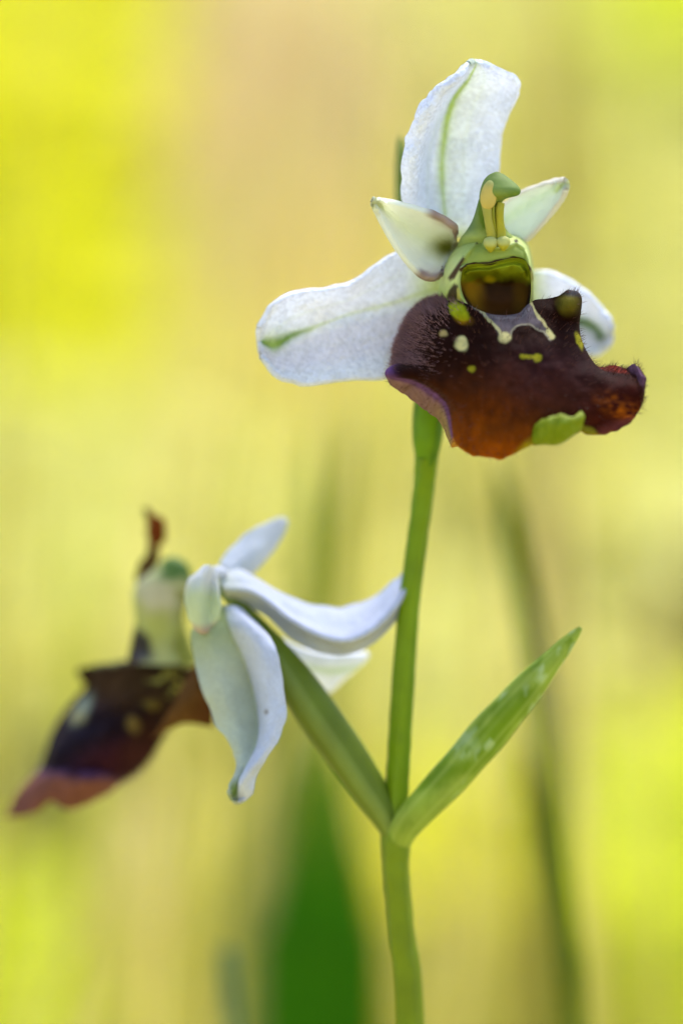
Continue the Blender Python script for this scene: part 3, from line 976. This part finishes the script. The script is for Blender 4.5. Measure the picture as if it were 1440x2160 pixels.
def collar_col(px, py):
    c = np.broadcast_to(lin(186, 200, 122), px.shape + (3,)).copy()
    c = mix(c, lin(205, 215, 150), ell(px, py, 950, 560, 30, 40, 20, .8) * .7)
    c = mix(c, lin(150, 175, 80), ell(px, py, 1010, 535, 40, 18, 0, .8) * .6)
    c = mix(c, lin(160, 185, 70), sm(590, 640, py) * (px < 980) * .6)
    c = mix(c, lin(152, 168, 74), poly_mask(px, py, CEIL, 4) * .85)
    n = vnoise(px / 9, py / 9, 3) * 1.5
    MAR = lin(62, 26, 20)
    c = mix(c, MAR, (1 - sm(2.5, 5.5, n + seg(px, py, [(972, 570), (984, 560), (1006, 557), (1030, 557), (1056, 550), (1082, 545), (1104, 550), (1117, 567), (1120, 588)]))) * .95)
    c = mix(c, MAR, poly_mask(px, py, [(944, 586), (962, 560), (976, 540), (980, 546), (970, 566), (958, 588), (948, 592)], 3) * .95)
    c = mix(c, lin(52, 32, 26), poly_mask(px, py, [(940, 628), (946, 612), (957, 598), (966, 602), (968, 622), (962, 634), (946, 634)], 3) * .95)
    c = mix(c, lin(36, 26, 12), ell(px, py, 1088, 508, 4, 4, 0, .4))
    c = mix(c, lin(60, 30, 14), ell(px, py, 1005, 512, 3, 4, 0, .5) * .8)
    c = mix(c, lin(196, 186, 90), (1 - sm(2, 5, seg(px, py, [(966, 610), (968, 636)]))) * .8)
    c = mix(c, lin(60, 60, 66), sm(630, 655, py) * (px > 985) * .85)
    c = mix(c, lin(150, 150, 50), (1 - sm(2, 5, seg(px, py, [(1120, 575), (1121, 645)]))) * .7)
    return c


make('column_collar', P(colr), grid_faces(60, 140, True), M_column, f1, collar_col(colr[..., 0], colr[..., 1]))


# column with its beak
def col_col(u, a, px, py):
    c = np.broadcast_to(lin(118, 140, 70), u.shape + (3,)).copy()
    px, py = px + fbm(px / 15, py / 15, 2) * 5, py + fbm(px / 15, py / 15, 6) * 5
    c = mix(c, lin(108, 134, 98), (1 - sm(985, 1020, px - (480 - py) * .15)) * .8)
    c = mix(c, lin(152, 164, 62), ell(px, py, 1044, 465, 24, 50, 0, .6) * .8)
    c = mix(c, lin(84, 118, 22), (1 - sm(4, 9, seg(px, py, [(1013, 425), (1016, 450), (1020, 480)]))) * .7)
    c = mix(c, lin(168, 184, 104), sm(478, 502, py) * .8)
    c = mix(c, lin(70, 112, 12), ell(px, py, 1090, 412, 16, 12, 0, .8) * .7)
    c = mix(c, lin(128, 148, 62), sm(.1, .6, fbm(px / 11, py / 11, 5)) * .4 * (py < 420))
    return c


crows = [(530, 960, 1098, 2.6, .7), (512, 966, 1090, 2.1, .7), (500, 972, 1082, 1.7, .7), (485, 984, 1068, 1.4, .7), (468, 994, 1061, 1.0, .7), (450, 1001, 1058, .6, .7), (435, 1005, 1057, .3, .75), (424, 1008, 1060, .1, .8), (418, 1010, 1070, .0, .8), (413, 1010, 1090, -.1, .7), (406, 1011, 1097, -.2, .65), (397, 1013, 1096, -.2, .65), (388, 1016, 1088, -.1, .7), (378, 1021, 1076, .0, .8), (369, 1030, 1064, .1, .9), (364, 1040, 1054, .1, 1.0), (362, 1046, 1048, .1, 1.0)]
body('column', crows, M_column, col_col, f1, 90, 56)


def ball(name, px, py, d, rx, ry, rz, mat, col, parent, ang=0, shape=None):
    n, m = 26, 32
    th = np.linspace(0.02, math.pi - .02, n)[:, None]
    ph = np.linspace(0, 2 * math.pi, m, endpoint=False)[None]
    x, y, z = np.sin(th) * np.cos(ph), np.sin(th) * np.sin(ph), np.cos(th) + 0 * ph
    if shape:
        x, y, z = shape(x, y, z)
    a = math.radians(ang)
    X, Z = x * rx * math.cos(a) - z * ry * math.sin(a), x * rx * math.sin(a) + z * ry * math.cos(a)
    c = P((px, py, d))
    V = c + np.stack([X / S, y * rz, Z / S], -1)
    C = col(x, y, z) if callable(col) else np.broadcast_to(col, x.shape + (3,))
    return make(name, V, grid_faces(n, m, True), mat, parent, C)


ball('anther', 1030, 411, -.62, 17, 31, .30, M_pollen, lambda x, y, z: mix(np.broadcast_to(lin(214, 192, 104), x.shape + (3,)), lin(176, 178, 104), sm(.3, .95, z)), f1, -6, lambda x, y, z: (x * (1 - .18 * z), y, z))


def pol_col(u, a, px, py):
    return mix(np.broadcast_to(lin(178, 176, 88), u.shape + (3,)), lin(186, 180, 70), sm(.3, 1, u))


tube('pollinium', [(1026, 432, -.45, 12), (1028, 450, -.35, 10), (1032, 475, -.05, 10), (1036, 497, .2, 10), (1037, 506, .1, 9)], M_pollen, pol_col, f1, 40, 18)
tube('pollinium', [(1056, 428, -.3, 8), (1053, 445, -.3, 9), (1053, 468, .0, 9), (1056, 490, .2, 10), (1058, 506, .1, 9)], M_pollen, lambda u, a, px, py: np.broadcast_to(lin(178, 174, 60), u.shape + (3,)), f1, 40, 18)
tube('pollinium', [(1040, 432, -.5, 3), (1040, 455, -.45, 3), (1043, 478, -.1, 2.5), (1046, 496, .2, 2.5)], M_pollen, lambda u, a, px, py: np.broadcast_to(lin(150, 152, 50), u.shape + (3,)), f1, 30, 12)
vis = lambda x, y, z: mix(np.broadcast_to(lin(196, 198, 120), x.shape + (3,)), lin(190, 182, 52), np.clip(sm(.1, -.5, z), 0, 1))
drop = lambda x, y, z: (x * (1 + .42 * z - .1 * z * z), y, z)
ball('viscidium', 1034, 516, .0, 14.5, 17, .36, M_pollen, vis, f1, 0, drop)
ball('viscidium', 1061, 514, .0, 14, 16, .36, M_pollen, vis, f1, 0, drop)

# ------------------------------ lower flower --------------------------------
f2 = part_empty('flower', (480, 1260, 7), 'flower in profile on the lower left with folded white sepals')

tube('ovary', [(834, 1768, 6, 22), (812, 1718, 6, 33), (775, 1662, 6, 39), (720, 1580, 6, 43), (660, 1495, 6, 44), (605, 1412, 6, 36), (550, 1330, 6.6, 20), (490, 1265, 7.4, 14), (450, 1230, 8, 14)],
     M_green, lambda u, a, px, py: mix(mix(np.broadcast_to(lin(100, 118, 28), u.shape + (3,)), lin(128, 146, 70), sm(.0, .9, np.cos(a * 3 - 2.2)) * .7), lin(150, 165, 110), sm(.75, .95, u) * .5), f2, 90, 34, prof=lambda u, a: 1 + .06 * np.cos(3 * a - 2.2))


def s2_col(u, v, px, py):
    c = np.broadcast_to(lin(188, 195, 214), u.shape + (3,)).copy()
    return mix(c, lin(200, 205, 180), (1 - sm(0, .2, u)) * .6)


ds2 = [[(455, 1212, 7.8), (460, 1220, 7.2), (466, 1232, 6.8), (472, 1242, 6.4), (476, 1250, 6.8), (482, 1258, 7.2), (490, 1270, 7.6)],
       [(512, 1206, 7.8), (522, 1222, 6.9), (532, 1238, 6.3), (540, 1252, 5.6), (544, 1259, 6.3), (550, 1275, 6.8), (560, 1296, 7.2)],
       [(580, 1246, 7.8), (590, 1266, 6.9), (602, 1288, 6.2), (612, 1306, 5.2), (614, 1314, 6.0), (616, 1330, 6.6), (619, 1348, 7.0)],
       [(650, 1276, 8.2), (656, 1296, 7.1), (666, 1318, 6.2), (676, 1340, 5.0), (676, 1348, 5.9), (676, 1360, 6.4), (677, 1376, 6.8)],
       [(718, 1284, 8.6), (722, 1302, 7.3), (728, 1326, 6.2), (736, 1350, 4.9), (738, 1357, 5.8), (740, 1366, 6.3), (743, 1376, 6.7)],
       [(782, 1265, 8.6), (785, 1282, 7.3), (788, 1302, 6.2), (792, 1322, 4.9), (795, 1328, 5.7), (798, 1334, 6.2), (802, 1341, 6.5)],
       [(827, 1232, 8.0), (830, 1244, 7.2), (834, 1258, 6.3), (838, 1272, 5.2), (840, 1277, 5.8), (843, 1281, 6.1), (847, 1285, 6.4)],
       [(851, 1211, 7.2), (855, 1211, 6.9), (860, 1214, 6.5), (863, 1220, 6.1), (865, 1225, 6.3), (866, 1230, 6.4), (864, 1238, 6.6)]]
sheet('dorsal_sepal', ds2, M_outer, s2_col, f2, 110, 90, .2, rough_margin(3, 16))

fl2 = [[(500, 1285, 9), (505, 1300, 9), (510, 1312, 9.4)],
       [(560, 1325, 9), (565, 1345, 9), (572, 1365, 9.6)],
       [(620, 1362, 9), (622, 1385, 9.2), (628, 1412, 10.4)],
       [(680, 1382, 9), (680, 1405, 9.4), (672, 1446, 11.4)],
       [(735, 1382, 9.6), (725, 1404, 10), (692, 1456, 12)],
       [(776, 1378, 11), (760, 1398, 11.2), (716, 1434, 12.4)]]


def fl2_col(u, v, px, py):
    c = np.broadcast_to(lin(226, 232, 246), u.shape + (3,)).copy()
    return mix(c, lin(165, 192, 140), np.exp(-((v - .55) / .09) ** 2) * sm(.3, .6, u) * .6)


sheet('lateral_sepal', fl2, M_outer, fl2_col, f2, 60, 40, .35)

nl2 = [[(435, 1292, 7), (452, 1285, 6.4), (470, 1280, 6.2), (478, 1279, 6.0), (495, 1280, 5.8), (512, 1288, 6.2)],
       [(408, 1335, 6.2), (440, 1330, 5.3), (482, 1325, 5.3), (490, 1324, 5.0), (527, 1322, 4.3), (561, 1338, 4.6)],
       [(416, 1400, 5.6), (455, 1395, 4.8), (512, 1390, 5.4), (520, 1389, 5.0), (551, 1385, 3.8), (587, 1381, 3.6)],
       [(434, 1470, 5), (475, 1465, 4.5), (534, 1460, 5.6), (541, 1459, 5.0), (562, 1455, 3.5), (594, 1450, 3.2)],
       [(457, 1532, 4.6), (494, 1532, 4.3), (544, 1528, 5.2), (550, 1527, 4.6), (568, 1523, 3.0), (601, 1510, 2.8)],
       [(485, 1575, 4.2), (507, 1576, 4.1), (540, 1573, 4.6), (545, 1572, 4.0), (560, 1570, 2.6), (586, 1562, 2.6)],
       [(502, 1612, 3.8), (510, 1614, 3.6), (522, 1614, 3.6), (527, 1612, 3.0), (538, 1610, 2.3), (557, 1603, 2.6)],
       [(489, 1648, 3.4), (496, 1650, 3.1), (504, 1650, 3.2), (510, 1648, 2.7), (520, 1644, 2.6), (538, 1634, 3.0)],
       [(485, 1674, 3.0), (490, 1681, 3.4), (502, 1686, 3.8), (508, 1685, 3.6), (520, 1680, 3.2), (534, 1666, 3.0)],
       [(493, 1691, 3.2), (497, 1694, 3.3), (502, 1694, 3.4), (506, 1692, 3.3), (512, 1688, 3.2), (522, 1680, 3.2)]]


def nl2_col(u, v, px, py):
    c = np.broadcast_to(lin(186, 194, 178), u.shape + (3,)).copy()
    c = mix(c, lin(200, 206, 224), sm(.46, .56, v))  # left panel greyer than the right: its shade is painted in
    c = mix(c, lin(150, 165, 105), (1 - sm(.05, .3, u)) * (1 - sm(.4, .8, v)) * .8)
    c = mix(c, lin(150, 180, 120), np.exp(-((v - .47) / .05) ** 2) * sm(.15, .3, u) * (1 - sm(.55, .75, u)) * .6)
    c = mix(c, lin(90, 120, 50), ell(px, py, 493, 1668, 8, 18, 15, .8) * .9)
    c = mix(c, lin(120, 110, 110), ell(px, py, 565, 1502, 4, 5, 0, .8) * .8)
    return c


sheet('lateral_sepal', nl2, M_outer, nl2_col, f2, 140, 100, .2, rough_margin(4, 16))

np2 = [[(424, 1204, 6), (430, 1197, 5.2), (440, 1192, 5.0), (450, 1197, 5.6), (456, 1206, 5.8)],
       [(399, 1228, 5.8), (409, 1224, 4.8), (424, 1224, 4.5), (444, 1230, 5.6), (460, 1236, 5.2)],
       [(394, 1262, 5.6), (404, 1262, 4.6), (420, 1264, 4.3), (442, 1266, 5.4), (464, 1268, 5.0)],
       [(399, 1298, 5.6), (409, 1300, 4.8), (422, 1303, 4.5), (440, 1303, 5.2), (462, 1296, 5.1)],
       [(412, 1326, 5.6), (418, 1331, 5.1), (427, 1335, 4.9), (438, 1333, 5.2), (452, 1322, 5.4)]]
sheet('petal', np2, M_petal, lambda u, v, px, py: mix(mix(np.broadcast_to(lin(215, 218, 222), u.shape + (3,)), lin(195, 210, 160), sm(.2, .5, u) * .7), lin(190, 155, 150), sm(.8, 1, u) * .8), f2, 50, 50, .2, rough_margin(2, 9))
fp2 = [[(462, 1192, 9), (478, 1200, 8.6), (490, 1207, 8.5), (505, 1213, 8.8), (522, 1216, 9.4)],
       [(488, 1158, 9.5), (503, 1168, 9.2), (517, 1178, 9), (530, 1188, 9.2), (545, 1195, 9.8)],
       [(525, 1124, 10), (537, 1133, 9.8), (550, 1143, 9.7), (562, 1152, 9.8), (573, 1162, 10.2)],
       [(565, 1101, 10.5), (572, 1107, 10.4), (580, 1114, 10.4), (587, 1122, 10.4), (593, 1130, 10.6)],
       [(591, 1092, 11), (596, 1093, 11), (600, 1095, 11), (603, 1100, 11), (604, 1107, 11)]]
sheet('petal', fp2, M_petal, lambda u, v, px, py: np.broadcast_to(lin(205, 212, 225), u.shape + (3,)), f2, 50, 40, .2, rough_margin(2, 9))
# a lobed white fold where the petals meet
ball('petal', 462, 1205, 7.0, 20, 11, .6, M_petal, lin(205, 210, 222), f2, -10)


def c2_col(u, a, px, py):
    px, py = px + fbm(px / 40, py / 40, 2) * 22, py + fbm(px / 40, py / 40, 6) * 26 - (px - 340) * .22
    c = np.broadcast_to(lin(176, 180, 120), u.shape + (3,)).copy()
    c = mix(c, lin(196, 188, 165), ell(px, py, 340, 1255, 70, 30, 0, .7) * .8)
    c = mix(c, lin(84, 114, 52), (1 - sm(1208, 1240, py)) * sm(320, 345, px))
    c = mix(c, lin(112, 118, 24), sm(350, 388, px) * sm(1230, 1260, py) * .9)
    c = mix(c, lin(172, 172, 70), ell(px, py, 335, 1325, 40, 40, 0, .8) * .7)
    c = mix(c, lin(38, 26, 30), poly_mask(px, py, [(270, 1318), (292, 1318), (326, 1352), (322, 1392), (270, 1420)], 9) * .95)
    c = mix(c, lin(74, 74, 96), ell(px, py, 290, 1390, 30, 12, 0, .8) * .7)
    c = mix(c, lin(60, 40, 36), (1 - sm(284, 294, px)) * sm(1275, 1310, py) * .8)
    return c


body('column', [(1402, 268, 424, 15, .7), (1385, 271, 416, 15, .7), (1350, 278, 402, 15, .7), (1310, 285, 389, 15, .7), (1270, 281, 394, 15, .7), (1240, 284, 402, 15, .7), (1222, 296, 405, 15, .75), (1206, 318, 403, 15, .8), (1192, 334, 396, 15, .9), (1180, 346, 384, 15, 1), (1174, 358, 370, 15, 1)],
     M_column, c2_col, f2, 70, 44)
o = tube('withered_anther', [(330, 1245, 16, 12), (302, 1222, 16, 17), (312, 1196, 16, 18), (322, 1170, 16, 13), (324, 1150, 16, 12), (329, 1130, 16, 20), (328, 1108, 16, 20), (317, 1090, 16, 10), (304, 1072, 16, 5)], M_lip,
     lambda u, a, px, py: mix(np.broadcast_to(lin(92, 66, 34), u.shape + (3,)), lin(112, 52, 18), ell(px, py, 328, 1118, 30, 36, 0, .8)), f2, 60, 20, flat=.5, prof=lambda u, a: 1 + .1 * np.sin(u * 30 + a))
o['label'] = 'shrivelled rusty brown hooked tip above the column'

lip2 = [[(164, 1412, 13), (200, 1404, 11.5), (250, 1399, 10.5), (310, 1393, 9.6), (370, 1399, 9.4), (418, 1412, 9.8)],
        [(180, 1436, 13), (215, 1430, 10.8), (260, 1428, 9.4), (310, 1428, 8.8), (360, 1430, 8.8), (406, 1440, 9.6)],
        [(180, 1456, 13), (205, 1465, 10.4), (250, 1470, 8.8), (300, 1475, 8.2), (342, 1476, 8.4), (380, 1482, 9.4)],
        [(140, 1505, 13), (170, 1515, 10.2), (215, 1525, 8.5), (265, 1530, 8), (312, 1530, 8.3), (350, 1532, 9.4)],
        [(112, 1555, 13), (140, 1565, 10.2), (185, 1578, 8.6), (235, 1585, 8.1), (282, 1588, 8.6), (318, 1590, 9.8)],
        [(93, 1603, 13), (118, 1612, 10.4), (160, 1620, 9), (205, 1624, 8.6), (250, 1626, 9), (285, 1626, 10)],
        [(82, 1632, 12.6), (105, 1634, 10.2), (145, 1634, 8.8), (185, 1638, 8.4), (222, 1638, 8.8), (257, 1643, 9.8)],
        [(42, 1678, 12.6), (75, 1672, 10.8), (120, 1662, 9.4), (160, 1672, 9.2), (198, 1668, 9.6), (238, 1660, 10.4)],
        [(18, 1722, 13), (60, 1718, 11.4), (104, 1684, 10.2), (145, 1699, 10.2), (182, 1690, 10.6), (218, 1674, 11.2)]]


def lip2_col(u, v, px, py):
    c = np.broadcast_to(lin(30, 18, 22), u.shape + (3,)).copy()
    c = mix(c, lin(26, 24, 40), ell(px, py, 160, 1560, 60, 80, 30, .8) * .6)
    c = mix(c, lin(66, 46, 18), ell(px, py, 290, 1440, 120, 50, 0, .8) * .7)
    c = mix(c, lin(60, 25, 36), ell(px, py, 230, 1610, 80, 40, -20, .8) * .7)
    c = mix(c, lin(70, 38, 20), ell(px, py, 300, 1570, 30, 70, 30, .8) * .35)
    c = mix(c, lin(150, 142, 62), sm(.1, .4, fbm(px / 22, py / 16, 4)) * ell(px, py, 362, 1440, 44, 26, 0, .6) * .9)
    c = mix(c, lin(128, 140, 124), ell(px, py, 178, 1500, 12, 32, 32, .7) * .9)
    c = mix(c, lin(150, 140, 90), ell(px, py, 170, 1515, 16, 14, 0, .7) * .5)
    c = mix(c, lin(120, 100, 50), ell(px, py, 280, 1528, 11, 14, 0, .7) * .8)
    c = mix(c, lin(110, 95, 40), ell(px, py, 318, 1486, 16, 8, 0, .8) * .7)
    c = mix(c, lin(180, 165, 110), (1 - sm(3, 8, seg(px, py, [(420, 1416), (396, 1468), (352, 1530)]))) * .6)
    c = mix(c, lin(150, 150, 110), (1 - sm(3, 9, seg(px, py, [(200, 1404), (250, 1398), (310, 1394), (372, 1400), (418, 1412)]))) * .6)
    c = mix(c, lin(116, 74, 66), sm(.73, .79, u + .02 * np.sin(v * 9)) * .95)
    c = mix(c, lin(84, 60, 100), np.exp(-((u - .74) / .035) ** 2) * .5)
    return c


for row in lip2:
    row[:] = [(x, y, d + 5) for x, y, d in row]
lp2, lip2_g = sheet('lip', lip2, M_lip, lip2_col, f2, 140, 100, .4, lambda g, u, v: g + np.stack([0 * u, 0 * u, fbm(u * 7, v * 6, 3) * .5], -1) + np.stack([fbm(v * 5, u * 5, 8) * 5, fbm(u * 6, v * 6, 11) * 6 * sm(.8, 1, u), 0 * u], -1))
lp2['label'] = 'dark lip seen from the side with pinkish brown rolled margin'
sheet('lip', [[(405, 1410, 11), (425, 1396, 11), (442, 1396, 11)], [(378, 1468, 11), (410, 1462, 10.4), (446, 1470, 11)], [(352, 1510, 11.4), (396, 1500, 10.8), (448, 1505, 11.2)], [(322, 1556, 12), (384, 1522, 11.4), (450, 1530, 11.6)]],
      M_lip, lambda u, v, px, py: mix(np.broadcast_to(lin(92, 64, 34), u.shape + (3,)), lin(80, 46, 24), sm(.4, .9, v) * .7), f2, 40, 40, .35)
L2 = P(lip2_g)
N2 = normals(L2)
if N2[70, 50, 1] > 0:
    N2 = -N2
ii = rng.integers(40, 110, 500) * 100 + 99 - rng.integers(0, 5, 500)
d2 = N2.reshape(-1, 3)[ii] * .4 + np.array([.8, .2, -.45]) + rng.normal(size=(500, 3)) * .2
d2 /= np.linalg.norm(d2, axis=1)[:, None]
hairs('lip_hair', L2.reshape(-1, 3)[ii], d2, .5, .045, M_hair, np.tile(lin(120, 85, 60), (500, 1)), f2)
